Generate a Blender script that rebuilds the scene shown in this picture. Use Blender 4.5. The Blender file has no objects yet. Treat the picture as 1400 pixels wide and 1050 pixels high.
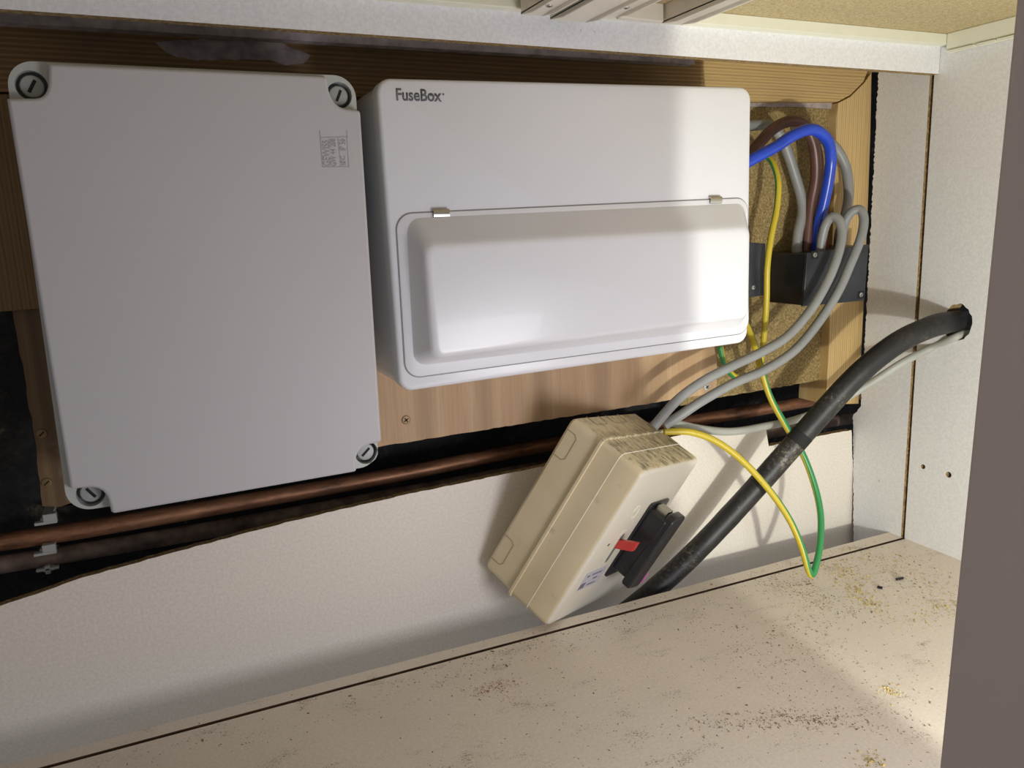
import bpy, bmesh, math, random
from mathutils import Vector as V, Matrix, noise

S = bpy.context.scene
COL = S.collection
random.seed(7)

# ------------------------------------------------------------------ camera, world, lights, exposure
FPX, CX, CY = 1083.06, 700.0, 525.0
R = Matrix(((0.90999356, -0.41307018, -0.03584344),      # camera right
            (-0.11257991, -0.16295938, -0.98018876),     # camera down
            (0.39904572, 0.89600071, -0.19479539)))      # camera forward
cam = bpy.data.cameras.new('camera'); co = bpy.data.objects.new('camera', cam); COL.objects.link(co)
cam.sensor_width = 36; cam.sensor_fit = 'HORIZONTAL'; cam.lens = FPX / 1400 * 36
cam.clip_start = .01
rot = Matrix((R[0], -R[1], -R[2])).transposed()
co.matrix_world = rot.to_4x4(); S.camera = co

w = bpy.data.worlds.new('world'); S.world = w; w.use_nodes = True
w.node_tree.nodes['Background'].inputs[0].default_value = (.96, .95, 1, 1)
w.node_tree.nodes['Background'].inputs[1].default_value = .24
S.view_settings.view_transform = 'Standard'; S.view_settings.look = 'None'
S.view_settings.gamma = 1; S.view_settings.use_curve_mapping = False
S.view_settings.exposure = 0.0

def aim(o, loc, to):
    o.location = loc
    o.rotation_euler = (V(to) - V(loc)).to_track_quat('-Z', 'Y').to_euler()

# work torch standing low in front of the cabinet, a little right of the camera
l = bpy.data.lights.new('work_torch', 'SPOT'); l.energy = 10; l.color = (1, 1, .86)
l.shadow_soft_size = .012; l.spot_size = math.radians(120); l.spot_blend = .03
o = bpy.data.objects.new('work_torch', l); COL.objects.link(o)
az, el = math.radians(8.6 + 58.5), math.radians(14)
L0 = V((.39, .0, -.28))
aim(o, L0, L0 + V((math.sin(az) * math.cos(el), math.cos(az) * math.cos(el), math.sin(el))))
# soft fill added beside the torch, standing in for its spill
l = bpy.data.lights.new('torch_spill_fill', 'AREA'); l.energy = 1.65; l.color = (.95, .935, 1)
l.shape = 'RECTANGLE'; l.size = .2; l.size_y = .22
o = bpy.data.objects.new('torch_spill_fill', l); COL.objects.link(o)
aim(o, (.40, .04, -.29), (.28, .7, -.15))

# ------------------------------------------------------------------ calibration: photo pixel -> point on a real plane
def P(px, py, ax, val):
    c = V(((px - CX) / FPX, (py - CY) / FPX, 1))
    r = R.transposed() @ c
    return r * (val / r[ax])
def PY(px, py, y): return P(px, py, 1, y)

# ------------------------------------------------------------------ materials
def new_mat(name):
    m = bpy.data.materials.new(name); m.use_nodes = True
    nt = m.node_tree; b = nt.nodes['Principled BSDF']
    return m, nt, b
def N(nt, t, **k):
    n = nt.nodes.new(t)
    for a, v in k.items():
        if a in n.inputs: n.inputs[a].default_value = v
        else: setattr(n, a, v)
    return n
def ramp(nt, fac, stops):
    r = N(nt, 'ShaderNodeValToRGB'); e = r.color_ramp.elements
    e[0].position, e[0].color = stops[0][0], (*stops[0][1], 1)
    e[1].position, e[1].color = stops[-1][0], (*stops[-1][1], 1)
    for p, c in stops[1:-1]:
        q = e.new(p); q.color = (*c, 1)
    nt.links.new(fac, r.inputs[0]); return r.outputs[0]
def mix(nt, fac, a, b):
    m = N(nt, 'ShaderNodeMix', data_type='RGBA')
    for s, v in ((m.inputs[0], fac), (m.inputs[6], a), (m.inputs[7], b)):
        if hasattr(v, 'is_linked'): nt.links.new(v, s)
        elif isinstance(v, (int, float)): s.default_value = v
        else: s.default_value = (*v, 1)
    return m.outputs[2]
def coords(nt, scale=(1, 1, 1)):
    t = N(nt, 'ShaderNodeTexCoord'); m = N(nt, 'ShaderNodeMapping')
    m.inputs['Scale'].default_value = scale
    nt.links.new(t.outputs['Object'], m.inputs[0]); return m.outputs[0]
def noise_(nt, c, scale, detail=3, rough=.5):
    n = N(nt, 'ShaderNodeTexNoise'); n.inputs['Scale'].default_value = scale
    n.inputs['Detail'].default_value = detail; n.inputs['Roughness'].default_value = rough
    nt.links.new(c, n.inputs[0]); return n.outputs[0]
def bump(nt, b, h, s=.2, d=.0005):
    n = N(nt, 'ShaderNodeBump'); n.inputs['Strength'].default_value = s; n.inputs['Distance'].default_value = d
    nt.links.new(h, n.inputs['Height']); nt.links.new(n.outputs[0], b.inputs['Normal'])
def plain(name, col, rough=.45, metal=0, spec=.5, var=.04, scale=60, bmp=0, coat=0):
    m, nt, b = new_mat(name)
    c = coords(nt); n = noise_(nt, c, scale)
    nt.links.new(ramp(nt, n, [(.3, tuple(x * (1 - var) for x in col)), (.7, tuple(min(1, x * (1 + var)) for x in col))]), b.inputs['Base Color'])
    b.inputs['Roughness'].default_value = rough; b.inputs['Metallic'].default_value = metal
    b.inputs['Specular IOR Level'].default_value = spec
    b.inputs['Coat Weight'].default_value = coat
    if bmp: bump(nt, b, noise_(nt, c, 900), bmp)
    return m
def melamine(name, base, dirt=0, rough=.42):
    m, nt, b = new_mat(name); c = coords(nt)
    f = noise_(nt, c, 420, 2); big = noise_(nt, c, 9, 4)
    col = ramp(nt, f, [(.35, tuple(x * .94 for x in base)), (.65, tuple(min(1, x * 1.05) for x in base))])
    if dirt:
        fine = noise_(nt, c, 700, 4, .7); mid = noise_(nt, coords(nt, (1, 1.8, 1)), 26, 5, .65)
        mul = N(nt, 'ShaderNodeMath', operation='MULTIPLY'); nt.links.new(fine, mul.inputs[0]); nt.links.new(mid, mul.inputs[1])
        k = ramp(nt, mul.outputs[0], [(.325, (0, 0, 0)), (.40, (dirt,) * 3)])
        col = mix(nt, k, col, (.20, .14, .075))
        k2 = ramp(nt, big, [(.45, (0, 0, 0)), (.75, (.35,) * 3)])
        col = mix(nt, k2, col, tuple(x * .78 for x in base))
    else:
        sp = noise_(nt, c, 130, 2, .4)
        k = ramp(nt, sp, [(.76, (0, 0, 0)), (.80, (.6,) * 3)])
        col = mix(nt, k, col, (.3, .25, .2))
    nt.links.new(col, b.inputs['Base Color']); b.inputs['Roughness'].default_value = rough
    bump(nt, b, f, .12, .0002); return m
def chip(name, a, bcol, cc, scale=500):
    m, nt, b = new_mat(name); c = coords(nt)
    v = N(nt, 'ShaderNodeTexVoronoi'); v.inputs['Scale'].default_value = scale
    nt.links.new(c, v.inputs[0])
    s = N(nt, 'ShaderNodeSeparateColor'); nt.links.new(v.outputs['Color'], s.inputs[0])
    f = noise_(nt, c, scale * .35, 5, .7)
    col = ramp(nt, f, [(.33, a), (.5, bcol), (.68, cc)])
    col = mix(nt, ramp(nt, s.outputs[0], [(.8, (0, 0, 0)), (.97, (.55,) * 3)]), col, tuple(x * .45 for x in a))
    nt.links.new(col, b.inputs['Base Color']); b.inputs['Roughness'].default_value = .85
    bump(nt, b, f, .6, .001); return m
def wood(name, a, bcol, axis, rings=55, stretch=14, dark=None, rough=.6):
    """long grain along axis 0 / 2 (object x / z)"""
    m, nt, b = new_mat(name)
    sc = [1, 1, 1]; sc[axis] = 1 / stretch
    c = coords(nt, sc)
    n0 = noise_(nt, c, 7, 2)
    wv = N(nt, 'ShaderNodeTexWave', bands_direction='Z' if axis == 0 else 'X')
    wv.inputs['Scale'].default_value = rings; wv.inputs['Distortion'].default_value = 5.5
    wv.inputs['Detail'].default_value = 2; wv.inputs['Detail Scale'].default_value = .35
    nt.links.new(c, wv.inputs[0])
    f = noise_(nt, coords(nt, [x if x == 1 else .03 for x in sc]), 700, 3)
    col = ramp(nt, wv.outputs[1], [(.1, a), (.6, bcol), (1, tuple(x * .82 for x in a))])
    col = mix(nt, ramp(nt, f, [(.4, (0, 0, 0)), (.7, (.3,) * 3)]), col, tuple(x * .55 for x in a))
    if dark:
        col = mix(nt, ramp(nt, noise_(nt, coords(nt), 16, 5, .65), dark[0]), col, dark[1])
    nt.links.new(col, b.inputs['Base Color']); b.inputs['Roughness'].default_value = rough
    bump(nt, b, f, .3, .0006); return m

M = {}
M['pearl'] = melamine('pearl_melamine', (.80, .80, .83))
M['pearl_warm'] = melamine('pearl_melamine_warm', (.80, .745, .66))
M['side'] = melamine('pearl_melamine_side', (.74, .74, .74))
M['shelf'] = melamine('dirty_melamine', (.83, .745, .65), dirt=.85, rough=.5)
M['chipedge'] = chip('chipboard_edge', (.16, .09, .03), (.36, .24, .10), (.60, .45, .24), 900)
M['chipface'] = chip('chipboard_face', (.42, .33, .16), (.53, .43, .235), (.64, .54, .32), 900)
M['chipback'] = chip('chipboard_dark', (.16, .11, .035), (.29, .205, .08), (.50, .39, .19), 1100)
M['groove'] = plain('groove_brown', (.085, .045, .02), .9, var=.4)
M['pine'] = wood('pine_rail', (.50, .33, .13), (.63, .45, .21), 0, 50, 10)
M['pine_shaded'] = wood('shaded_pine_rail', (.22, .125, .045), (.36, .215, .085), 0, 42, 10,  # pine tone darkened to carry the shadow cast by the boxes
                     dark=([(.56, (0, 0, 0)), (.72, (.5,) * 3)], (.10, .07, .05)))
M['pine_v'] = wood('pine_upright', (.58, .39, .16), (.70, .52, .26), 2, 50, 10)
M['pine_v_shaded'] = wood('shaded_pine_upright', (.20, .115, .045), (.27, .16, .065), 2, 50, 10)  # upright pine darkened: shade behind the grey box is in the colour
M['board_dark'] = wood('brown_board', (.15, .09, .04), (.20, .125, .055), 2, 12, 10,
                       dark=([(.6, (0, 0, 0)), (.7, (.4,) * 3)], (.33, .26, .2)))
M['ply'] = wood('plywood_face', (.50, .325, .18), (.56, .38, .22), 2, 5, 20)
M['plaster'] = plain('old_plaster', (.38, .32, .31), .9, var=.3, scale=90, bmp=.5)
M['trim'] = plain('cream_trim', (.80, .80, .66), .5, var=.02)
M['cream'] = plain('cream_plastic', (.82, .77, .67), .4, var=.03)
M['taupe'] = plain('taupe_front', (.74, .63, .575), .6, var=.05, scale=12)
M['cu'] = plain('white_powder_coat', (.74, .745, .79), .27, var=.012, scale=4, coat=.08)
M['cu_in'] = plain('shadow_gap_grey', (.25, .25, .26), .6)
M['gw'] = plain('light_grey_plastic', (.50, .49, .51), .5, var=.015, scale=5)
M['gw_mark'] = plain('grey_relief', (.36, .355, .37), .5)
M['gw_body'] = plain('grey_green_plastic', (.46, .48, .46), .45, var=.02)
M['gw_screw'] = plain('grey_screw_plastic', (.36, .37, .36), .4, var=.03)
M['gw_dark'] = plain('recess_grey', (.14, .15, .145), .6)
M['logo'] = plain('logo_grey', (.13, .13, .15), .5)
M['steel'] = plain('bright_steel', (.50, .48, .42), .25, metal=.9)
M['zinc'] = plain('zinc_screw', (.62, .60, .56), .3, metal=.8)
M['brass'] = plain('dull_brass_screw', (.22, .15, .07), .45, metal=.6)
M['black'] = plain('black_plastic', (.016, .016, .019), .32, var=.3)
M['blackbox'] = plain('charcoal_plastic', (.030, .032, .040), .38, var=.25, scale=40)
M['void'] = plain('void_black', (.004, .004, .004), .9)
M['slot'] = plain('slot_black', (.01, .01, .01), .8)
M['red'] = plain('red_plastic', (.55, .045, .04), .35, var=.06)
M['redc'] = plain('red_core', (.30, .01, .015), .4)
M['blue'] = plain('blue_insulation', (.012, .055, .50), .3, var=.15, scale=30, coat=.2)
M['brown'] = plain('brown_insulation', (.105, .045, .036), .38, var=.15, scale=30)
M['grey'] = plain('grey_sheath', (.255, .262, .262), .42, var=.08, scale=30)
M['grey_l'] = plain('pale_grey_sheath', (.40, .41, .37), .5, var=.1, scale=30)
M['tape'] = plain('tape_grey', (.17, .15, .12), .7)
M['paper'] = plain('label_paper', (.48, .47, .54), .6, var=.02)
M['ink'] = plain('label_ink', (.05, .05, .07), .6)
M['pink'] = plain('pink_mark', (.70, .17, .50), .5)
M['clip'] = plain('pale_clip_plastic', (.42, .42, .40), .5)
M['shaving'] = plain('wood_shavings', (.50, .38, .14), .8, var=.5, scale=300)
M['crumb'] = plain('dark_crumbs', (.23, .165, .10), .9, var=.6, scale=300)
M['rust'] = plain('red_dust', (.30, .10, .06), .9, var=.4, scale=300)
M['ridge'] = plain('moulding_line', (.36, .32, .20), .6)

def mk_dirty_beige():
    m, nt, b = new_mat('beige_enclosure'); c = coords(nt)
    t = N(nt, 'ShaderNodeTexCoord'); s = N(nt, 'ShaderNodeSeparateXYZ'); nt.links.new(t.outputs['Object'], s.inputs[0])
    base = ramp(nt, noise_(nt, c, 14, 3), [(.35, (.75, .635, .40)), (.7, (.82, .71, .48))])
    # settled grime on the end face (local y below zero side) and a few smudges
    near = N(nt, 'ShaderNodeMapRange'); nt.links.new(s.outputs[1], near.inputs[0])
    near.inputs[1].default_value = .0022; near.inputs[2].default_value = .0004; near.inputs[3].default_value = 0; near.inputs[4].default_value = 1
    g = ramp(nt, noise_(nt, coords(nt, (1, 1, .45)), 150, 8, .8), [(.46, (0, 0, 0)), (.62, (.95,) * 3)])
    mu = N(nt, 'ShaderNodeMath', operation='MULTIPLY'); nt.links.new(g, mu.inputs[0]); nt.links.new(near.outputs[0], mu.inputs[1])
    col = mix(nt, mu.outputs[0], base, (.10, .085, .06))
    k = ramp(nt, noise_(nt, c, 32, 4, .6), [(.66, (0, 0, 0)), (.76, (.35,) * 3)])
    col = mix(nt, k, col, (.25, .21, .14))
    nt.links.new(col, b.inputs['Base Color']); b.inputs['Roughness'].default_value = .38
    return m
M['beige'] = mk_dirty_beige()
M['ivory'] = plain('ivory_cover', (.74, .70, .59), .33, var=.03, scale=14)

def mk_copper():
    m, nt, b = new_mat('aged_copper'); c = coords(nt, (.25, 1, 1))
    n = noise_(nt, c, 55, 6, .7)
    col = ramp(nt, n, [(.35, (.09, .05, .035)), (.5, (.30, .14, .075)), (.72, (.55, .29, .16))])
    nt.links.new(col, b.inputs['Base Color']); b.inputs['Metallic'].default_value = .55
    b.inputs['Roughness'].default_value = .45; bump(nt, b, n, .3, .0005); return m
M['copper'] = mk_copper()
def mk_soot():
    m, nt, b = new_mat('sooty_brick'); c = coords(nt)
    n = noise_(nt, c, 22, 7, .7)
    col = ramp(nt, n, [(.5, (.008, .008, .009)), (.62, (.03, .028, .026)), (.70, (.16, .12, .08))])
    nt.links.new(col, b.inputs['Base Color']); b.inputs['Roughness'].default_value = .8
    bump(nt, b, n, 1, .01); return m
M['copper_dusty'] = plain('dusty_pipe', (.15, .105, .08), .7, metal=.2, var=.5, scale=70, bmp=.3)
M['soot'] = mk_soot()
def mk_rubber():
    m, nt, b = new_mat('dusty_black_cable'); c = coords(nt)
    n = noise_(nt, c, 260, 4, .75); n2 = noise_(nt, c, 18, 3)
    mu = N(nt, 'ShaderNodeMath', operation='MULTIPLY'); nt.links.new(n, mu.inputs[0]); nt.links.new(n2, mu.inputs[1])
    col = ramp(nt, mu.outputs[0], [(.22, (.014, .014, .015)), (.33, (.035, .033, .03)), (.40, (.16, .14, .10))])
    nt.links.new(col, b.inputs['Base Color']); b.inputs['Roughness'].default_value = .5
    bump(nt, b, n, .25, .0004); return m
M['rubber'] = mk_rubber()
def mk_earth():
    m, nt, b = new_mat('green_yellow_insulation')
    t = N(nt, 'ShaderNodeTexCoord'); s = N(nt, 'ShaderNodeSeparateXYZ'); nt.links.new(t.outputs['UV'], s.inputs[0])
    col = ramp(nt, s.outputs[0], [(.0, (.54, .42, .03)), (.50, (.03, .24, .07))])
    col.node.color_ramp.interpolation = 'CONSTANT'
    k = ramp(nt, noise_(nt, coords(nt), 160, 3, .6), [(.62, (0, 0, 0)), (.75, (.5,) * 3)])
    col = mix(nt, k, col, (.16, .13, .06))
    nt.links.new(col, b.inputs['Base Color']); b.inputs['Roughness'].default_value = .38; return m
M['earth'] = mk_earth()

# ------------------------------------------------------------------ object helpers
def obj(name, verts, faces, mat, parent=None, smooth=False, mats=None, fmat=None, uv=None, local=None):
    me = bpy.data.meshes.new(name); me.from_pydata([tuple(v) for v in verts], [], faces); me.update()
    o = bpy.data.objects.new(name, me); COL.objects.link(o)
    for m in (mats or [mat]): me.materials.append(M[m])
    if fmat:
        for p, i in zip(me.polygons, fmat): p.material_index = i
    if smooth:
        me.polygons.foreach_set('use_smooth', [True] * len(me.polygons))
        me.set_sharp_from_angle(angle=math.radians(40 if smooth is True else smooth))
    if parent: attach(o, parent)
    return o
def attach(o, parent):
    o.parent = parent
    o.matrix_parent_inverse = parent.matrix_basis.inverted()
def tag(o, label, cat, group=None, kind=None):
    o['label'] = label; o['category'] = cat
    if group: o['group'] = group
    if kind: o['kind'] = kind
    return o
def thing(name, label, cat, loc, group=None):
    o = bpy.data.objects.new(name, None); COL.objects.link(o); o.location = loc; o.empty_display_size = .02
    return tag(o, label, cat, group)
def grp(bm):
    bmesh.ops.recalc_face_normals(bm, faces=bm.faces)
def from_bm(name, bm, mats, parent=None, smooth=False, bevel=0, seg=2):
    grp(bm)
    me = bpy.data.meshes.new(name); bm.to_mesh(me); bm.free()
    o = bpy.data.objects.new(name, me); COL.objects.link(o)
    for m in (mats if isinstance(mats, (list, tuple)) else [mats]): me.materials.append(M[m])
    if bevel:
        b = o.modifiers.new('bevel', 'BEVEL'); b.width = bevel; b.segments = seg; b.limit_method = 'ANGLE'; b.angle_limit = math.radians(35)
    if smooth or bevel:
        me.polygons.foreach_set('use_smooth', [True] * len(me.polygons))
        me.set_sharp_from_angle(angle=math.radians(35))
    if parent: attach(o, parent)
    return o
def add_prism(bm, outer, off, holes=(), mi=0, side_mi=None, subdiv=None):
    """polygon (with holes) extruded by the vector off"""
    off = V(off); es = []; n0 = len(bm.verts)
    loops = []
    for lp in [outer] + list(holes):
        vs = [bm.verts.new(p) for p in lp]; loops.append(vs)
        es += [bm.edges.new((vs[i], vs[(i + 1) % len(vs)])) for i in range(len(vs))]
    if holes: fs = [g for g in bmesh.ops.triangle_fill(bm, use_beauty=True, edges=es)['geom'] if isinstance(g, bmesh.types.BMFace)]
    else: fs = [bm.faces.new(loops[0])]
    back = {}
    for vs in loops:
        for v in vs: back[v] = bm.verts.new(v.co + off)
    for f in fs:
        f.material_index = mi
        g = bm.faces.new([back[v] for v in reversed(f.verts)]); g.material_index = mi
    for vs in loops:
        for i in range(len(vs)):
            a, b = vs[i], vs[(i + 1) % len(vs)]
            g = bm.faces.new((a, b, back[b], back[a])); g.material_index = mi if side_mi is None else side_mi
def slab(name, outer, off, mats, parent=None, holes=(), bevel=0, side=None, smooth=False):
    bm = bmesh.new(); add_prism(bm, outer, off, holes, 0, side)
    return from_bm(name, bm, mats, parent, smooth, bevel)
def box_bm(bm, a, b, mi=0):
    (x0, y0, z0), (x1, y1, z1) = a, b
    add_prism(bm, [V((x0, y0, z0)), V((x1, y0, z0)), V((x1, y0, z1)), V((x0, y0, z1))], (0, y1 - y0, 0), mi=mi)
def jag(pts, amp, step, seed=0, ax=(0, 2)):
    """roughly broken outline between the given points"""
    r = random.Random(seed); out = []
    for i in range(len(pts) - 1):
        a, b = V(pts[i]), V(pts[i + 1]); n = max(1, int((b - a).length / step))
        for k in range(n):
            q = a.lerp(b, k / n)
            if k or i:
                for j in ax: q[j] += r.uniform(-amp, amp)
            out.append(q)
    out.append(V(pts[-1])); return out
def rquad(c, inset, rad, seg=6, y=None):
    """rounded quadrilateral through world corners c (tl,tr,br,bl), moved inward by inset"""
    c = [V(p) for p in c]; n = 4; q = []
    for i in range(n):
        a, b, d = c[i - 1], c[i], c[(i + 1) % n]
        q.append(b + (a - b).normalized() * inset + (d - b).normalized() * inset)
    out = []
    for i in range(n):
        rr = rad[i] if isinstance(rad, (list, tuple)) else rad
        b = q[i]; u = (q[i - 1] - b).normalized(); v = (q[(i + 1) % n] - b).normalized()
        s, e, ce = b + u * rr, b + v * rr, b + u * rr + v * rr
        for k in range(seg + 1):
            t = k / seg * math.pi / 2
            out.append(ce - v * rr * math.cos(t) - u * rr * math.sin(t))
    if y is not None:
        for p in out: p.y = y
    return out
def loft(name, rings, mat, parent=None, cap0=True, cap1=True, smooth=True):
    n = len(rings[0]); vs = [p for r in rings for p in r]; fs = []
    for j in range(len(rings) - 1):
        for i in range(n):
            k = (i + 1) % n
            fs.append((j * n + i, j * n + k, (j + 1) * n + k, (j + 1) * n + i))
    if cap0: fs.append(tuple(reversed(range(n))))
    if cap1: fs.append(tuple(range((len(rings) - 1) * n, len(rings) * n)))
    bm = bmesh.new(); bv = [bm.verts.new(p) for p in vs]
    for f in fs: bm.faces.new([bv[i] for i in f])
    return from_bm(name, bm, mat, parent, smooth)
def circle(c, r, n=24, u=V((1, 0, 0)), v=V((0, 0, 1))):
    return [V(c) + u * r * math.cos(2 * math.pi * i / n) + v * r * math.sin(2 * math.pi * i / n) for i in range(n)]
def catmull(pts, sub):
    p = [pts[0] * 2 - pts[1]] + list(pts) + [pts[-1] * 2 - pts[-2]]; out = []
    for i in range(1, len(p) - 2):
        for k in range(sub):
            t = k / sub; a, b, c, d = p[i - 1:i + 3]
            out.append(.5 * ((2 * b) + (c - a) * t + (2 * a - 5 * b + 4 * c - d) * t * t + (3 * b - a - 3 * c + d) * t ** 3))
    out.append(p[-2]); return out
def tube(name, pts, rad, mat, parent=None, sub=10, n=14, twist=0, start=0, smooth=True, bm_in=None, rough=0):
    c = catmull([V(p) for p in pts], sub) if sub > 1 else [V(p) for p in pts]
    bm = bm_in or bmesh.new(); uvl = bm.loops.layers.uv.verify()
    T = [(c[min(i + 1, len(c) - 1)] - c[max(i - 1, 0)]).normalized() for i in range(len(c))]
    nrm = T[0].cross(V((0, 1, 0))); nrm = nrm.normalized() if nrm.length > .1 else T[0].cross(V((0, 0, 1))).normalized()
    rows = []; dist = 0
    for i, p in enumerate(c):
        nrm = (nrm - T[i] * nrm.dot(T[i])).normalized(); bi = T[i].cross(nrm)
        if i: dist += (c[i] - c[i - 1]).length
        r = rad(i / (len(c) - 1)) if callable(rad) else rad
        if rough: r *= 1 + rough * noise.noise(p * 60)
        a0 = start + twist * dist
        rows.append([bm.verts.new(p + (nrm * math.cos(a0 + 2 * math.pi * k / n) + bi * math.sin(a0 + 2 * math.pi * k / n)) * r) for k in range(n)])
    for i in range(len(rows) - 1):
        for k in range(n):
            f = bm.faces.new((rows[i][k], rows[i][(k + 1) % n], rows[i + 1][(k + 1) % n], rows[i + 1][k]))
            for lp, u in zip(f.loops, (k / n, (k + 1) / n, (k + 1) / n, k / n)): lp[uvl].uv = (u + .001 if u == k / n else u - .001, i / len(rows))
    for ring in (rows[0], list(reversed(rows[-1]))): bm.faces.new(ring)
    if bm_in: return None
    return from_bm(name, bm, mat, parent, smooth)
FONT = None
def text_geo(body, size, mat, name, parent, origin, ux, uz, extrude=.0002, width=None, bold=0):
    cu = bpy.data.curves.new(name, 'FONT'); cu.body = body; cu.size = 1; cu.offset = bold; cu.resolution_u = 4
    to = bpy.data.objects.new(name, cu); COL.objects.link(to)
    dg = bpy.context.evaluated_depsgraph_get(); me = bpy.data.meshes.new_from_object(to.evaluated_get(dg))
    bpy.data.objects.remove(to); bpy.data.curves.remove(cu)
    xs = [v.co.x for v in me.vertices]; ys = [v.co.y for v in me.vertices]
    x0, x1 = min(xs), max(xs); sc = size
    sx = (width / (x1 - x0)) if width else sc
    ux, uz = V(ux).normalized(), V(uz).normalized(); nn = ux.cross(uz)
    bm = bmesh.new(); bm.from_mesh(me); bpy.data.meshes.remove(me)
    for v in bm.verts: v.co = V(origin) + ux * (v.co.x - x0) * sx + uz * v.co.y * sc
    r = bmesh.ops.extrude_face_region(bm, geom=bm.faces[:])
    for g in r['geom']:
        if isinstance(g, bmesh.types.BMVert): g.co += nn * extrude
    return from_bm(name, bm, mat, parent)
def screw(name, c, r, parent, mat='zinc', cross=True, ang=.4, label=None, dome=.0008, normal=V((0, -1, 0)), ux=V((1, 0, 0))):
    """round screw head with a recessed slot or cross, facing along normal"""
    nz = V(normal).normalized(); ux = (V(ux) - nz * nz.dot(V(ux))).normalized(); uy = nz.cross(ux)
    rings = [circle(c, r, 20, ux, uy), circle(V(c) + nz * dome * .7, r * .92, 20, ux, uy), circle(V(c) + nz * dome, r * .6, 20, ux, uy)]
    h = loft(name, rings, mat, parent)
    bm = bmesh.new()
    for k in range(2 if cross else 1):
        a = ang + k * math.pi / 2; d = ux * math.cos(a) + uy * math.sin(a); e = nz.cross(d)
        q = V(c) + nz * (dome + .00005)
        L, W_ = (r * .55, r * .14) if cross else (r * .62, r * .15)
        add_prism(bm, [q - d * L - e * W_, q + d * L - e * W_, q + d * L + e * W_, q - d * L + e * W_], -nz * dome * .8)
    s = from_bm('slot' if not cross else 'cross_recess', bm, 'slot'); 
    s.parent = h
    if label: h['label'] = label
    return h

X0 = .777          # inner face of the right cabinet side
ZS = -.3786        # top of the cabinet base
YW = .700          # face of the timber frame
# ================================================================== SETTING
o = slab('wall_back', [V((-.6, .80, -.9)), V((1.3, .80, -.9)), V((1.3, .80, .5)), V((-.6, .80, .5))], (0, .08, 0), 'soot'); o['kind'] = 'structure'

# ================================================================== CABINET
cab = thing('kitchen_cabinet', 'open white melamine cupboard carcass surrounding the fuse boxes', 'cabinet', (.4, .55, ZS - .018))
# right side panel: groove between Yg0 and Yg1, round cable hole, two shelf pin holes
Yg0, Yg1 = .6190, .6240
zt, zb = .2, -.62
hole = P(1302, 440, 0, X0); hr = .0165
rj = random.Random(3)
hp = [V((X0, hole.y - .006 + (hr + rj.uniform(-.0012, .0012)) * math.cos(a) * 1.0, hole.z + (hr + rj.uniform(-.001, .001)) * math.sin(a) * 1.2)) for a in [2 * math.pi * i / 30 for i in range(30)]]
pins = []
for (px, py, rr) in ((1262, 638, .0028), (1297, 649, .0034)):
    c = P(px, py, 0, X0); pins.append([V((X0, c.y + rr * 1.0 * math.cos(2 * math.pi * i / 14), c.z + rr * math.sin(2 * math.pi * i / 14))) for i in range(14)])
bm = bmesh.new()
add_prism(bm, [V((X0, .105, zb)), V((X0, Yg0, zb)), V((X0, Yg0, zt)), V((X0, .105, zt))], (.018, 0, 0), [hp] + pins, 0, 1)
rp = [P(1203, 60, 0, X0), P(1201, 100, 0, X0), P(1191, 300, 0, X0), P(1184, 440, 0, X0), P(1177, 556, 0, X0), P(1166, 568, 0, X0), P(1167, 737, 0, X0)]
rear = jag([V((X0, rp[0].y, zt))] + rp + [V((X0, rp[-1].y, zb))], .0009, .0022, 5, (1,))
add_prism(bm, [V((X0, Yg1, zb)), V((X0, Yg1, zt))] + rear, (.018, 0, 0), [], 0, 1)
box_bm(bm, (X0 + .008, Yg0, zb), (X0 + .018, Yg1, zt), 2)
from_bm('side_panel', bm, ['side', 'chipedge', 'groove'], cab)
# base with groove
eb = [P(80, 1030, 2, ZS), P(1214, 727, 2, ZS)]
g1 = [P(85, 1036, 2, ZS), P(1233, 735, 2, ZS)]
def lerpx(a, b, x): return a.lerp(b, (x - a.x) / (b.x - a.x))
XL = -.7
e0, e1 = lerpx(eb[0], eb[1], XL), lerpx(eb[0], eb[1], X0)
e0.y, e1.y = .637, .642
bm = bmesh.new(); gy = .6214; gw_ = .0040
def zq(x, y): return V((x, y, ZS))
add_prism(bm, [zq(XL, gy - gw_), zq(X0, gy - gw_), zq(X0, .105), zq(XL, .105)], (0, 0, -.018), [], 0, 1)
add_prism(bm, jag([zq(XL, .6355), zq(.3, .636), zq(X0, .6405)], .0004, .02, 2, (1,)) + [zq(X0, gy), zq(XL, gy)], (0, 0, -.018), [], 0, 1)
add_prism(bm, [V((XL, gy, ZS - .008)), V((X0, gy, ZS - .008)), V((X0, gy - gw_, ZS - .008)), V((XL, gy - gw_, ZS - .008))], (0, 0, -.01), [], 2, 2)
from_bm('base_panel', bm, ['shelf', 'groove', 'groove'], cab)
# top rail
yr = .6135
rl = [PY(-60, 8, yr), PY(1281, 101, yr)]
bm = bmesh.new()
a0 = lerpx(rl[0], rl[1], XL); a1 = V((X0 - .0005, yr, rl[1].z))
add_prism(bm, [a0, a1, V((a1.x, yr, a1.z + .034)), V((a0.x, yr, a0.z + .05))], (0, .009, 0), [], 0, 1)
# colour the melamine-covered top edge like the face
from_bm('back_rail', bm, ['pearl', 'chipedge'], cab)
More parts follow.
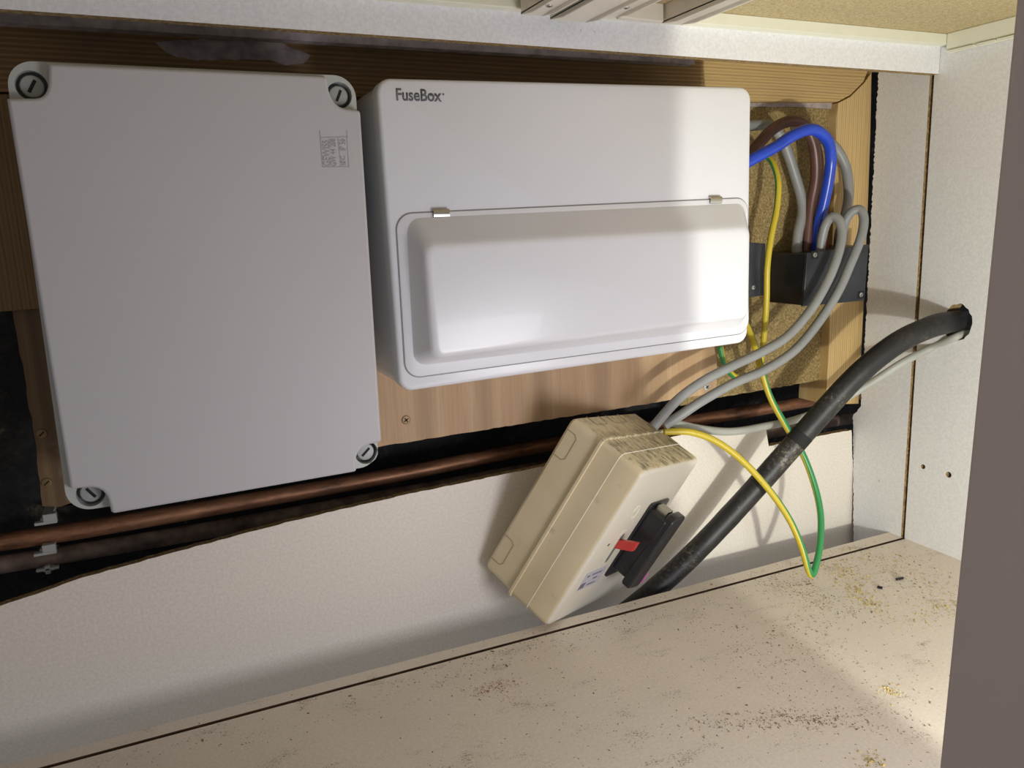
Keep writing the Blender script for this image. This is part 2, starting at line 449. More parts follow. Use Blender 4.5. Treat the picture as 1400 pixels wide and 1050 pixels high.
# open door seen along its inner face, close to the camera on the right
YP = .10
pe = [PY(1388, 0, YP), PY(1283, 1050, YP)]; dpe = pe[0] - pe[1]
e0_, e1_ = pe[0] + dpe * 1.2, pe[1] - dpe * 1.6
dr = thing('cupboard_door', 'shaded taupe door standing open at the right, close to the viewer', 'door', (pe[1].x, 0, e1_.z))
bm = bmesh.new()
add_prism(bm, [e0_, V((e0_.x + .018, YP - .001, e0_.z)), V((e1_.x + .018, YP - .001, e1_.z)), e1_], (.012, -.27, 0))
from_bm('door_panel', bm, 'taupe', dr, bevel=.0008)

# worktop underside and trims
zc = P(1308, 47, 1, .603).z
wt = thing('worktop', 'raw chipboard underside of the worktop above the cupboard', 'worktop', (.4, .4, zc + .02))
bm = bmesh.new(); box_bm(bm, (-.7, .09, zc), (1.0, .79, zc + .03)); from_bm('board', bm, 'chipface', wt)
bm = bmesh.new()
ta, tb = PY(1000, 19, .603), PY(1308, 47, .603); tc, td = PY(1000, 37, .603), PY(1308, 62, .603)
dz = tb.z - td.z
add_prism(bm, [V((-.7, .603, zc)), V((X0 - .001, .603, zc)), V((X0 - .001, .603, zc - dz)), V((-.7, .603, zc - dz))], (0, .06, 0))
from_bm('rear_trim_strip', bm, 'trim', wt, bevel=.0008)
bm = bmesh.new()
box_bm(bm, (X0 - .006, .11, zc - .0165), (X0 + .018, .6025, zc)); from_bm('side_trim_strip', bm, 'trim', wt, bevel=.0008)
bm = bmesh.new()
for k, (a, b) in enumerate(((.46, .547), (.549, .568), (.571, .600))):
    box_bm(bm, (X0 - .0075, a, zc - .0195), (X0 - .0005, b, zc - .0172))
o = from_bm('sealant_flake', bm, 'trim', wt)
# paler lath seen behind the rail
bm = bmesh.new()
q0, q1 = PY(-5, 30, .662), PY(950, 88, .662)
add_prism(bm, [q0, q1, q1 + V((0, 0, .012)), q0 + V((0, 0, .018))], (0, .012, 0))
tag(from_bm('packing_lath', bm, 'plaster'), 'thin grey lath tucked behind the white top rail', 'lath')

# ================================================================== TIMBER FRAME
fr = thing('timber_frame', 'pine batten frame fixed to the wall behind the fuse boxes', 'frame', (.3, .72, -.1))
bt = lambda px, py: PY(px, py, YW)
# top batten: left length coloured darker, the white box's cast shadow put into its wood
tl, tr = bt(-40, 25), bt(1189, 92)
bl, br_ = bt(-40, 125), bt(1030, 140)
slab('top_batten', [tl + V((0, 0, .02)), tr + V((.0, 0, .02)), tr, bt(1181, 112), bt(1163, 130), bt(1146, 139), bt(966, 139), bt(962, 90), bt(964, 60)], (0, .045, 0), 'pine', fr, bevel=.0012)
slab('top_batten', [tl + V((0, 0, .02)), bt(963.5, 60), bt(961.5, 90), bt(965.5, 139), bl], (0, .045, 0), 'pine_shaded', fr, bevel=.0006)['label'] = 'left length of the top batten, darkened as in shadow'
slab('right_batten', [bt(1146, 141), bt(1163, 132), bt(1182, 113), bt(1191, 100), bt(1192, 90), bt(1190, 190), bt(1186, 300), bt(1181, 420), bt(1174, 552), bt(1129, 553), bt(1133, 480), bt(1139, 300), bt(1144, 160)], (0, .045, 0), 'pine_v', fr, bevel=.0012)
slab('left_batten', [bt(-40, 128), bt(14, 128), bt(60, 422), bt(-40, 429)], (0, .04, 0), 'pine_v_shaded', fr, bevel=.001)
slab('plaster_bead', [PY(1000, 138, .7095), PY(1143, 141, .7095), PY(1140, 149, .7095), PY(1085, 146, .7095), PY(1000, 146, .7095)], (0, .002, 0), 'plaster', fr)
# plaster smear on the top batten
r_ = random.Random(11)
sm = [bt(211, 57), bt(245, 55), bt(290, 53), bt(345, 52), bt(372, 50), bt(395, 64), bt(425, 75), bt(415, 86), bt(392, 90), bt(370, 82), bt(330, 82), bt(270, 82), bt(235, 76)]
bm = bmesh.new(); vc = bm.verts.new(sum((p for p in sm), V()) / len(sm) + V((0, -.0012, 0)))
oc = [bm.verts.new(p + V((0, -.0002, 0))) for p in jag(sm + [sm[0]], .0006, .004, 4)[:-1]]
ic = [bm.verts.new(v.co.lerp(vc.co, .25) + V((0, -.0008, 0))) for v in oc]
for i in range(len(oc)):
    j = (i + 1) % len(oc); bm.faces.new((oc[i], oc[j], ic[j], ic[i])); bm.faces.new((ic[i], ic[j], vc))
o = from_bm('plaster_smear', bm, 'plaster', fr)

# dirty chipboard behind the cables
CHY = .712
cp = lambda px, py: PY(px, py, CHY)
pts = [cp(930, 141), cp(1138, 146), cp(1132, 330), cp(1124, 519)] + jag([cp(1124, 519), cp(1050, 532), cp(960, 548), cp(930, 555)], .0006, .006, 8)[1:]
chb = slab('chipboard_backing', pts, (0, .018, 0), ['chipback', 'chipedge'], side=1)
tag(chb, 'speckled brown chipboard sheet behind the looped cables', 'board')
# plywood under the consumer unit
PLY = .6935
pp = lambda px, py: PY(px, py, PLY)
pl = thing('plywood_board', 'light plywood board carrying the wide white fuse box', 'board', (.3, PLY, -.1))
pts = [pp(470, 300), pp(979, 300), pp(980, 480), pp(980, 537)] + jag([pp(980, 537), pp(760, 572), pp(523, 610), pp(490, 616)], .0004, .006, 9)[1:]
slab('panel', pts, (0, .0085, 0), ['ply', 'chipedge'], pl, side=1)
for (x, y, m_) in ((555, 574, 'brass'), (966, 529, 'zinc')):
    screw('screw', pp(x, y) + V((0, -.0003, 0)), .0042, pl, m_, True, .6)
# narrow brown board at left
nb = thing('narrow_board', 'narrow dark brown board behind the left edge of grey box', 'board', PY(60, 560, .713))
nq = lambda px, py: PY(px, py, .713)
pts = [nq(16, 425), nq(95, 420), nq(110, 690)] + jag([nq(110, 683), nq(85, 693), nq(58, 692)], .0006, .003, 3) + jag([nq(58, 692), nq(48, 600), nq(17, 425)], .0007, .008, 13)[1:]
slab('plank', pts, (0, .016, 0), 'board_dark', nb)
for (x, y) in ((57, 593), (64, 660)):
    screw('screw', nq(x, y) + V((0, -.0003, 0)), .0040, nb, 'brass', False, .7)

# loose white back panel offcut
by = lambda px, py: PY(px, py, YW)
top = [by(-200, 888), by(0, 829), by(112, 790), by(235, 756), by(400, 712), by(560, 675), by(740, 638), by(935, 594), by(1047, 585)]
t1 = jag(top, .0004, .006, 21)
t2 = jag([by(1051, 610), by(1100, 600), by(1164, 588)], .0005, .006, 22)
t3 = jag([by(1164, 588), by(1167, 660), by(1168, 750)], .0005, .005, 23)
pts = t1 + t2 + t3[1:] + [V((t3[-1].x, YW, -.56)), V((top[0].x, YW, -.56))]
# the sheet has a cut-out where the tilted isolator box sinks through it
def box_section():
    B_ = Matrix(((0.83075066, -0.39207562, -0.39513300), (0.52662895, 0.32364241, 0.78607731), (-0.18031997, -0.86112270, 0.47534451)))
    cs = {(i, j, k): V((.37230055, .55891149, -.21392125)) + B_ @ V((.14373 * i, .18410 * j, .08606 * k)) for i in (0, 1) for j in (0, 1) for k in (0, 1)}
    q = []
    for a in cs:
        for b in cs:
            if sum(abs(x - y) for x, y in zip(a, b)) == 1 and a < b:
                A, C_ = cs[a], cs[b]
                for yy in (YW, YW + .008):
                    if (A.y - yy) * (C_.y - yy) < 0:
                        t = (yy - A.y) / (C_.y - A.y); q.append((A.lerp(C_, t).x, A.lerp(C_, t).z))
                if YW < A.y < YW + .008: q.append((A.x, A.z))
    q = sorted(set(q)); hull = []
    for seq in (q, q[::-1]):
        h = []
        for p in seq:
            while len(h) > 1 and (h[-1][0] - h[-2][0]) * (p[1] - h[-2][1]) - (h[-1][1] - h[-2][1]) * (p[0] - h[-2][0]) <= 0: h.pop()
            h.append(p)
        hull += h[:-1]
    return [V((x, YW, z)) for x, z in hull]
sec = box_section()
def inside(p):
    n = len(sec); sg = [((sec[(i + 1) % n].x - sec[i].x) * (p.z - sec[i].z) - (sec[(i + 1) % n].z - sec[i].z) * (p.x - sec[i].x)) for i in range(n)]
    return all(v > 0 for v in sg) or all(v < 0 for v in sg)
def cross_side(a, b, x0):          # point of segment a-b at the height of the board edge near x0
    zz = min(t1, key=lambda p: abs(p.x - x0)).z
    t = (zz - a.z) / (b.z - a.z); return a.lerp(b, max(0, min(1, t)))
lo = sorted(sec, key=lambda p: p.z); bot, left, hi = lo[0], lo[1], lo[-1]; rgt = max(sec, key=lambda p: p.x)
keep = [p for p in t1 if not inside(p)]
ent, ext = cross_side(left, hi, .415), cross_side(bot, rgt, .452)
t1 = [p for p in keep if p.x < ent.x - .0005] + [ent, left, bot, ext] + [p for p in keep if p.x > ext.x + .0005]
pts = t1 + t2 + t3[1:] + [V((t3[-1].x, YW, -.56)), V((top[0].x, YW, -.56))]
wb = slab('back_panel_offcut', pts, (0, .008, 0), ['pearl_warm', 'chipedge'], side=1)
tag(wb, 'white hardboard sheet with broken top edge behind the base', 'panel')

# ================================================================== COPPER PIPES AND CLIPS
pipe_y = .755
def pline(pts, y): return [PY(a, b, y) for a, b in pts]
for k, (pts, lab) in enumerate((([(-90, 750), (0, 741), (150, 718), (520, 653), (740, 610), (960, 573), (1120, 546), (1180, 538)], 'upper copper pipe running behind the fuse boxes'),
                               ([(-90, 784), (0, 772), (300, 722), (560, 674), (740, 640), (960, 607), (1130, 577), (1185, 569)], 'lower copper pipe, dustier, just below the other pipe'))):
    tag(tube('copper_pipe', pline(pts, pipe_y), .0078, ('copper', 'copper_dusty')[k], sub=8, n=16), lab, 'pipe')
for k, (px, py, lab) in enumerate(((62, 712, 'pale plastic pipe clip over the upper copper pipe'), (61, 754, 'pale plastic pipe clip between the two copper pipes'), (65, 779, 'small white clip foot under lower copper pipe'))):
    c = PY(px, py, .742); cl = thing('pipe_clip', lab, 'clip', c)
    bm = bmesh.new()
    if k < 2:
        box_bm(bm, (c.x - .0085, c.y, c.z - .0035), (c.x + .0085, c.y + .006, c.z - .001))
        box_bm(bm, (c.x - .0015, c.y - .001, c.z - .001), (c.x + .0085, c.y + .006, c.z + .0055))
    else:
        box_bm(bm, (c.x - .0085, c.y, c.z - .001), (c.x + .0085, c.y + .005, c.z + .0012))
        box_bm(bm, (c.x - .002, c.y, c.z - .004), (c.x + .002, c.y + .005, c.z + .003))
    from_bm('base', bm, 'clip', cl, bevel=.0005)
    bm = bmesh.new(); box_bm(bm, (c.x - .004, c.y + .004, c.z - .003), (c.x + .004, .80, c.z + .001)); from_bm('stem', bm, 'clip', cl)

# ================================================================== WIDE WHITE CONSUMER UNIT
YC = .600
cu = thing('consumer_unit', 'wide white metal fuse box with hinged front flap', 'fuse box', PY(790, 300, .69))
C4 = [PY(514, 106, YC), PY(1028, 119, YC), PY(1023, 468, YC), PY(547, 537, YC)]
def ring(c4, inset, rad, y, seg=6): return rquad([V((p.x, y, p.z)) for p in c4], inset, rad, seg, y)
rad = .0115
loft('front_cover', [ring(C4, .0030, rad - .003, YC), ring(C4, .0014, rad - .0014, YC + .0006), ring(C4, .0004, rad - .0004, YC + .0018), ring(C4, 0, rad, YC + .0035), ring(C4, 0, rad, YC + .016)], 'cu', cu)
loft('body', [ring(C4, .0011, rad, YC + .0155), ring(C4, .0011, rad, YC + .0925)], 'cu', cu)
# flap: panel, raised bulge, clips
F4 = [PY(540, 292, YC), PY(1022, 270, YC), PY(1023, 455, YC), PY(554, 518, YC)]
bm = bmesh.new(); ro = rquad(F4, -.0005, .0135, 8, YC); ri = rquad(F4, .0004, .0127, 8, YC)
a = [bm.verts.new(p + V((0, -.0002, 0))) for p in ro]; b = [bm.verts.new(p + V((0, -.0002, 0))) for p in ri]
c_ = [bm.verts.new(p + V((0, .0015, 0))) for p in ri]
for i in range(len(a)):
    j = (i + 1) % len(a); bm.faces.new((a[i], a[j], b[j], b[i])); bm.faces.new((b[i], b[j], c_[j], c_[i]))
from_bm('flap_gap', bm, 'cu_in', cu)
flap = loft('flap', [rquad(F4, .0012, .012, 8, YC - .0014), rquad(F4, .0006, .0125, 8, YC - .0011), rquad(F4, .0003, .0127, 8, YC - .0002), rquad(F4, .0003, .0127, 8, YC + .001)], 'cu', cu)
YB = .577
def blend(a, b, t, y):
    return [V((p.x + (q.x - p.x) * t, y, p.z + (q.z - p.z) * t)) for p, q in zip(a, b)]
B0 = [PY(557, 300, .599), PY(1018, 279, .599), PY(1016, 445, .599), PY(567, 499, .599)]
B1 = [PY(580, 334, YB), PY(1027, 309, YB), PY(1025, 434, YB), PY(592, 492, YB)]
Yf = YC - .0014
loft('flap_bulge', [rquad(blend(B0, B1, t, y), i_, r__, 6, y) for (t, y, i_, r__) in
     ((0, Yf + .0004, -.0012, .011), (.02, Yf - .0006, -.0006, .011), (.10, Yf - .0026, 0, .010), (.86, YB + .0046, 0, .009), (.96, YB + .0018, .0008, .0085), (1, YB + .0005, .0022, .008), (1, YB, .005, .007))][::-1], 'cu', flap)
for (x, y) in ((603, 292), (978, 274)):
    c = PY(x, y, YC - .002); bm = bmesh.new()
    prof = [(-.0030, .0022), (-.0022, .0032), (.0004, .0034), (.0016, .0024), (.0018, -.0012), (.0008, -.0026), (-.0006, -.0030), (-.0006, -.0022), (.0004, -.0016), (.0008, .0012), (-.0002, .0020), (-.0026, .0020)]
    # strip of spring steel bent over the upper flap edge
    add_prism(bm, [V((c.x - .0065, c.y - q[0] * .6 - .0008, c.z + q[1])) for q in prof], (.013, 0, 0))
    from_bm('flap_clip', bm, 'steel', cu, smooth=True)
t0, t1_ = PY(542, 137, YC), PY(604, 139, YC)
text_geo('FuseBox', .0122, 'logo', 'lettering', cu, t0 + V((0, -.0001, 0)), V((1, 0, .005)), V((0, 0, 1)), .0002, (t1_ - t0).x, .02)
rr = PY(606, 129, YC); bm = bmesh.new(); add_prism(bm, circle(rr + V((0, -.0003, 0)), .0008, 12), (0, .0002, 0)); from_bm('trade_mark_dot', bm, 'logo', cu)
bm = bmesh.new(); bx0 = PY(592, 133, YC)
add_prism(bm, [bx0 + V((-.0022, -.0004, .0008)), bx0 + V((.0016, -.0004, .0008)), bx0 + V((.0016, -.0004, .0016)), bx0 + V((-.0022, -.0004, .0016))], (0, .0002, 0)); from_bm('lettering_accent', bm, 'logo', cu)

# ================================================================== GREY WEATHERPROOF ENCLOSURE
YG = .580
gw = thing('junction_enclosure', 'large light grey plastic box with four corner screws', 'junction box', PY(270, 400, .69))
G = lambda px, py: PY(px, py, YG)
def arc(p0, pm, p1, n=6):
    out = []
    for k in range(n + 1):
        t = k / n; out.append(((p0[0] * (1 - t) ** 2 + 2 * pm[0] * t * (1 - t) + p1[0] * t * t), (p0[1] * (1 - t) ** 2 + 2 * pm[1] * t * (1 - t) + p1[1] * t * t)))
    return out
outl = [(66, 86), (447, 104)] + arc((448, 112), (452, 150), (481, 149)) + [(493, 151), (522, 604)] + arc((515, 606), (486, 610), (487, 632)) + [(488, 645), (153, 703)] + arc((150, 692), (146, 664), (118, 667)) + [(96, 670), (9, 134)] + arc((46, 134), (66, 134), (66, 110))
gp = [G(*p) for p in outl]
bm = bmesh.new(); add_prism(bm, gp, (0, .012, 0))
lid = from_bm('lid', bm, 'gw', gw, bevel=.0022, seg=4)
# flange line round the lid
fl = [G(*p) for p in outl]
cen = sum(fl, V()) / len(fl)
bm = bmesh.new(); add_prism(bm, [V((cen.x + (p.x - cen.x) * 1.006, YG + .006, cen.z + (p.z - cen.z) * 1.004)) for p in fl], (0, .006, 0))
from_bm('lid_rim', bm, 'gw', gw, bevel=.0006)
YL = .5885
gb = [PY(6, 82, YL), PY(485, 104, YL), PY(518, 636, YL), PY(93, 701, YL)]
sc_px = [(43, 117), (464, 130), (501, 619), (124, 675)]
holes = [circle(PY(x, y, YL), .0090, 24) for x, y in sc_px]
bm = bmesh.new(); ou = rquad(gb, 0, .0150, 8, YL)
add_prism(bm, ou, (0, .105, 0), holes, 0)
from_bm('body', bm, 'gw_body', gw, bevel=.0008)
for (x, y), ang in zip(sc_px, (1.05, 1.15, .75, -.95)):
    c = PY(x, y, YL)
    bm = bmesh.new()
    add_prism(bm, circle(c + V((0, .0088, 0)), .0092, 24), (0, .002, 0)); from_bm('screw_recess', bm, 'gw_dark', gw)
    screw('lid_screw', c + V((.0, .0035, 0)), .0068, gw, 'gw_screw', False, ang, dome=.0012)
    loft('screw_shank', [circle(c + V((0, .0036, 0)), .0062, 20), circle(c + V((0, .0105, 0)), .0062, 20)], 'gw_screw', gw)
# moulded marking, read from below upwards
ez, ex_ = V((0, 0, 1)), V((1, 0, 0))
def mk(px, py): return G(px, py) + V((0, -.0002, 0))
bm = bmesh.new()
def bar(a, b, wd=.0003, h=.0002):
    d = (b - a).normalized(); e = V((0, 1, 0)).cross(d) * wd
    add_prism(bm, [a - e, b - e, b + e, a + e], (0, h, 0))
for p, q_ in (((438, 188), (441, 228)), ((441, 228), (477, 228)), ((474, 187), (477, 228)), ((438, 188), (474, 187)), ((462, 188), (466, 227)), ((437, 178), (438, 188)), ((474, 178), (475, 188))):
    bar(mk(*p), mk(*q_))
from_bm('moulded_frame', bm, 'gw_mark', gw)
for s_, x, y0, y1, sz in (('GEWISS', 452, 227, 192, .0075), ('GW 44 208', 460, 227, 190, .0060), ('IP 56', 473, 206, 190, .0060), ('IEC', 473, 226, 213, .0045)):
    a, b = mk(x, y0), mk(x - 1.5, y1)
    text_geo(s_, sz, 'gw_mark', 'moulded_marking', gw, a, (b - a), V((-1, 0, 0)), .0002, (b - a).length)

# ================================================================== ISOLATOR (hanging beige box)
BO = V((.37230055, .55891149, -.21392125)); DX, DY, DZ = .14373, .18410, .08606
Bm = Matrix(((0.83075066, -0.39207562, -0.39513300), (0.52662895, 0.32364241, 0.78607731), (-0.18031997, -0.86112270, 0.47534451)))
iso = bpy.data.objects.new('isolator_box', None); COL.objects.link(iso); iso.empty_display_size = .02
iso.matrix_world = Matrix.Translation(BO) @ Bm.to_4x4()
tag(iso, 'beige plastic isolator box hanging tilted by its grey cables', 'isolator')
def iloc(o):                       # build in the box's own axes
    o.parent = iso; o.matrix_parent_inverse = Matrix(); return o
def iring(z, inset, rad=.007, seg=6):
    q = [V((0, 0, z)), V((DX, 0, z)), V((DX, DY, z)), V((0, DY, z))]
    out = rquad(q, inset, rad, seg)
    for p in out: p.z = z
    return out
iloc(loft('cover', [iring(0, .0050, .004), iring(.0006, .0028, .005), iring(.0020, .0012), iring(.0045, .0004), iring(.026, .0003), iring(.0265, -.0004), iring(.0275, -.0002), iring(.046, -.0004)], 'ivory'))
for f in iso.children[0].data.polygons: pass
iso.children[0].data.materials.clear(); iso.children[0].data.materials.append(M['beige']); iso.children[0].data.materials.append(M['ivory'])
for f in iso.children[0].data.polygons:
    if len(f.vertices) > 4 or abs(f.normal.z) > .6: f.material_index = 1
iloc(loft('cover_lip', [iring(.0462, -.0004), iring(.0468, -.0022), iring(.0492, -.0022), iring(.050, -.0004)], 'beige'))
iloc(loft('base', [iring(.0502, .0008), iring(DZ - .003, .0012), iring(DZ, .004, .005)], 'beige'))
def ridge(pts, name='knockout_outline'):
    bm = bmesh.new(); tube('x', pts, .00035, 'ridge', sub=1, n=6, bm_in=bm); return iloc(from_bm(name, bm, 'ridge', None, True))
for y0, y1 in ((.013, .041), (.139, .168)):
    rq = [V((.0008, y0, DZ - .002)), V((.0008, y0, .074)), V((.0008, y0 + .003, .0705)), V((.0008, y1 - .003, .0705)), V((.0008, y1, .074)), V((.0008, y1, DZ - .002))]
    ridge(rq)
for x0, x1 in ((.026, .050), (.066, .094)):
    ridge([V((x0, .0008, DZ - .002)), V((x0, .0008, .073)), V((x0 + .002, .0008, .0705)), V((x1 - .002, .0008, .0705)), V((x1, .0008, .073)), V((x1, .0008, DZ - .002))])
# black fuse carrier: flange + handle
bm = bmesh.new(); add_prism(bm, rquad([V((.073, .0465, -.0022)), V((.120, .0465, -.0022)), V((.120, .1390, -.0022)), V((.073, .1390, -.0022))], 0, .004, 4), (0, 0, .004))
h0 = iloc(from_bm('fuse_carrier', bm, 'black', None, bevel=.0006))
bm = bmesh.new()
add_prism(bm, rquad([V((.0775, .053, -.022)), V((.1130, .053, -.022)), V((.1130, .128, -.022)), V((.0775, .128, -.022))], 0, .004, 4), (0, 0, .0215))
hb = from_bm('handle', bm, 'black', None, bevel=.0018, seg=3); hb.parent = h0
bm = bmesh.new()
add_prism(bm, rquad([V((.0800, .0475, -.0275)), V((.1120, .0475, -.0275)), V((.1040, .138, -.0275)), V((.0730, .133, -.0275))], 0, .006, 5), (0, 0, .010))
hg = from_bm('handle_grip', bm, 'black', None, bevel=.002, seg=3); hg.parent = h0
bm = bmesh.new(); add_prism(bm, [V((.086, .0480, -.016)), V((.100, .0480, -.016)), V((.100, .0530, -.016)), V((.086, .0530, -.016))], (0, 0, .012)); 
ct = from_bm('contact_blade', bm, 'steel', None); ct.parent = h0
# red rocker in its slot
bm = bmesh.new(); add_prism(bm, rquad([V((.0465, .0790, -.0004)), V((.0535, .0790, -.0004)), V((.0535, .1150, -.0004)), V((.0465, .1150, -.0004))], 0, .0012, 3), (0, 0, .0005))
iloc(from_bm('lever_slot', bm, 'gw_dark'))
bm = bmesh.new()
ro = rquad([V((.0440, .0750, -.0008)), V((.0560, .0750, -.0008)), V((.0560, .1190, -.0008)), V((.0440, .1190, -.0008))], 0, .005, 4)
ri = [V((p.x * .62 + .05 * .38, p.y * .82 + .097 * .18, -.0008)) for p in ro]
add_prism(bm, ro, (0, 0, .0012), [ri]); iloc(from_bm('slot_surround', bm, 'ivory'))
bm = bmesh.new(); add_prism(bm, [V((.0462, .0760, -.0175)), V((.0528, .0760, -.0175)), V((.0530, .0860, -.0005)), V((.0460, .0860, -.0005))], (0, .0105, 0))
iloc(from_bm('red_lever', bm, 'red', None, bevel=.0009, seg=3))['label'] = 'small red on/off lever'
# rating label and its print
lb = [V((.0200, .1215, -.0004)), V((.0630, .1215, -.0004)), V((.0650, .1440, -.0004)), V((.0215, .1440, -.0004))]
bm = bmesh.new(); add_prism(bm, lb, (0, 0, .0004)); lo = iloc(from_bm('rating_label', bm, 'paper'))
def dashes(x, y, w_, h_, n, mat='ink', name='print', z=-.0005, seed=1):
    """illegible small print: a row of uneven character-sized strokes"""
    r = random.Random(seed); bm = bmesh.new(); st = w_ / n
    for k in range(n):
        xa = x + k * st; wd = st * r.uniform(.55, .8); dh = h_ * r.uniform(.7, 1)
        add_prism(bm, [V((xa, y - dh, z)), V((xa + wd, y - dh, z)), V((xa + wd * .8, y, z)), V((xa, y, z))], (0, 0, .0001))
    return from_bm(name, bm, mat)
for k, a_ in enumerate(((.026, .1280, .006, .0024, 3), (.036, .1280, .021, .0024, 8), (.044, .1345, .009, .0024, 4), (.038, .1410, .017, .0024, 6))):
    t = dashes(*a_, seed=k); t.parent = lo
bm = bmesh.new()
for k in range(3):
    add_prism(bm, [V((.022 + .0035 * k, .1350, -.0005)), V((.0243 + .0035 * k, .1350, -.0005)), V((.0243 + .0035 * k, .1420, -.0005)), V((.022 + .0035 * k, .1420, -.0005))], (0, 0, .0001))
t = from_bm('print', bm, 'ink'); t.parent = lo
# embossed oval, pink mark, ink speck
bm = bmesh.new(); tube('x', circle(V((.0445, .0525, -.0001)), .0062, 24, V((1, 0, 0)), V((0, 1.25, 0))) + [V((.0507, .0525, -.0001))], .0006, 'cu', sub=1, n=6, bm_in=bm)
iloc(from_bm('embossed_oval', bm, 'trim'))
for k in range(2):
    t = dashes(.0405, .0518 + .0045 * k, .0085, .0032, 4, 'trim', 'embossed_letters', -.0003, 5 + k); t.parent = iso
bm = bmesh.new()
for k in range(3):
    c = V((.1065, .1215 + .0045 * k, -.0279)); ring_ = [c + V((.0016 * math.cos(q), .0018 * math.sin(q), 0)) for q in [2 * math.pi * i / 10 for i in range(11)]]
    tube('x', ring_, .0005, 'pink', sub=1, n=5, bm_in=bm)
t = from_bm('pink_mark', bm, 'pink'); t.parent = h0; t['label'] = 'pink handwritten mark'
bm = bmesh.new(); add_prism(bm, circle(V((.0285, .0885, -.0002)), .0017, 8, V((1, 0, 0)), V((0, 1, 0))), (0, 0, .0003)); iloc(from_bm('screw_hole', bm, 'slot'))

# ================================================================== BLACK TERMINAL BOXES
bx = thing('terminal_box', 'black connector box with slotted cover screws beneath the cable loops', 'terminal box', PY(1140, 380, .70))
YT = .652
T4 = [PY(1104, 346, YT), PY(1188, 334, YT), PY(1182, 411, YT), PY(1098, 419, YT)]
bm = bmesh.new(); add_prism(bm, T4, (0, .004, 0)); from_bm('cover', bm, 'blackbox', bx, bevel=.0008)
bm = bmesh.new(); add_prism(bm, [V((p.x, YT + .004, p.z)) for p in rquad(T4, .0008, .001, 2, YT)], (0, .056, 0)); from_bm('body', bm, 'black', bx)
for (x, y, m_) in ((1114, 348.5, 'zinc'), (1177, 403, 'zinc')):
    c = PY(x, y, YT - .0004)
    bm = bmesh.new(); add_prism(bm, rquad([c + V(q) for q in ((-.0048, 0, .0042), (.0048, 0, .0042), (.0048, 0, -.0042), (-.0048, 0, -.0042))], 0, .001, 3), (0, .0005, 0)); from_bm('screw_boss', bm, 'slot', bx)
    screw('cover_screw', c + V((0, -.0003, 0)), .0027, bx, m_, False, .9)
bx2 = thing('terminal_box', 'flat black connector box half hidden by white fuse box edge', 'terminal box', PY(1035, 370, .70))
Y2 = .675
U4 = [PY(985, 329, Y2), PY(1047, 333, Y2), PY(1045, 404, Y2), PY(985, 412, Y2)]
bm = bmesh.new(); add_prism(bm, U4, (0, .004, 0)); from_bm('cover', bm, 'blackbox', bx2, bevel=.0008)
bm = bmesh.new(); add_prism(bm, [V((p.x, Y2 + .004, p.z)) for p in rquad(U4, .0008, .001, 2, Y2)], (0, .033, 0)); from_bm('body', bm, 'black', bx2)
screw('cover_screw', PY(1030, 393, Y2 - .0003), .0024, bx2, 'zinc', False, .3)

# ================================================================== CABLES
def cable(name, pts, r, mat, label, group=None, **k):
    o = tube(name, [PY(a, b, c) for a, b, c in pts], r, mat, **k); return tag(o, label, 'cable', group)
cable('meter_tail', [(1005, 232, .658), (1030, 217, .655), (1060, 201, .650), (1085, 185, .645), (1110, 177, .645), (1130, 190, .648), (1136, 215, .655), (1133, 245, .66), (1127, 275, .665), (1120, 305, .67), (1116, 345, .675)], .0060, 'blue', 'thick blue cable arching from white fuse box into black box')
cable('meter_tail', [(1005, 232, .675), (1030, 205, .674), (1055, 178, .672), (1078, 166, .67), (1098, 170, .67), (1110, 190, .67), (1115, 215, .672), (1115, 245, .675), (1108, 285, .68), (1102, 345, .682)], .0059, 'brown', 'brown cable arching just behind the blue one')
cable('meter_tail', [(1108, 180, .690), (1118, 205, .688), (1121, 235, .688), (1118, 265, .688), (1113, 300, .688), (1112, 345, .688)], .0045, 'brown', 'short dark brown cable between the brown arch and blue cable')
cable('grey_cable', [(1020, 172, .690), (1052, 172, .690), (1068, 188, .690), (1078, 212, .690), (1087, 240, .690), (1095, 268, .688), (1097, 290, .686), (1091, 320, .684), (1089, 350, .684)], .0056, 'grey', 'stout grey cable rising left of the brown ones')
cable('grey_cable', [(1085, 172, .694), (1115, 185, .692), (1140, 200, .690), (1155, 225, .687), (1160, 255, .684), (1158, 285, .682), (1148, 320, .680), (1146, 350, .680)], .0056, 'grey', 'stout grey cable curving over the right wooden batten')
cable('red_core', [(1131, 300, .690), (1128, 320, .688), (1129, 345, .688)], .0030, 'redc', 'short red core beside the foot of blue cable')
cable('grey_flex', [(1121, 350, .664), (1124, 325, .660), (1130, 305, .655), (1139, 296, .648), (1148, 303, .641), (1151, 322, .636), (1145, 350, .632), (1131, 385, .63), (1108, 424, .63), (1076, 460, .63), (1040, 482, .63), (1002, 500, .63), (960, 522, .63), (925, 548, .63), (893, 584, .632)], .0049, 'grey', 'grey flex looping over black box, the left one of the pair', 'paired grey flexes', n=16)
cable('grey_flex', [(1148, 350, .664), (1152, 325, .660), (1155, 305, .655), (1164, 290, .648), (1176, 287, .641), (1181, 300, .636), (1177, 325, .632), (1163, 360, .632), (1145, 400, .632), (1118, 442, .632), (1085, 480, .632), (1045, 506, .632), (1003, 524, .632), (960, 548, .634), (930, 568, .638), (908, 582, .642)], .0049, 'grey', 'grey flex looping over black box, the right one of the pair', 'paired grey flexes', n=16)
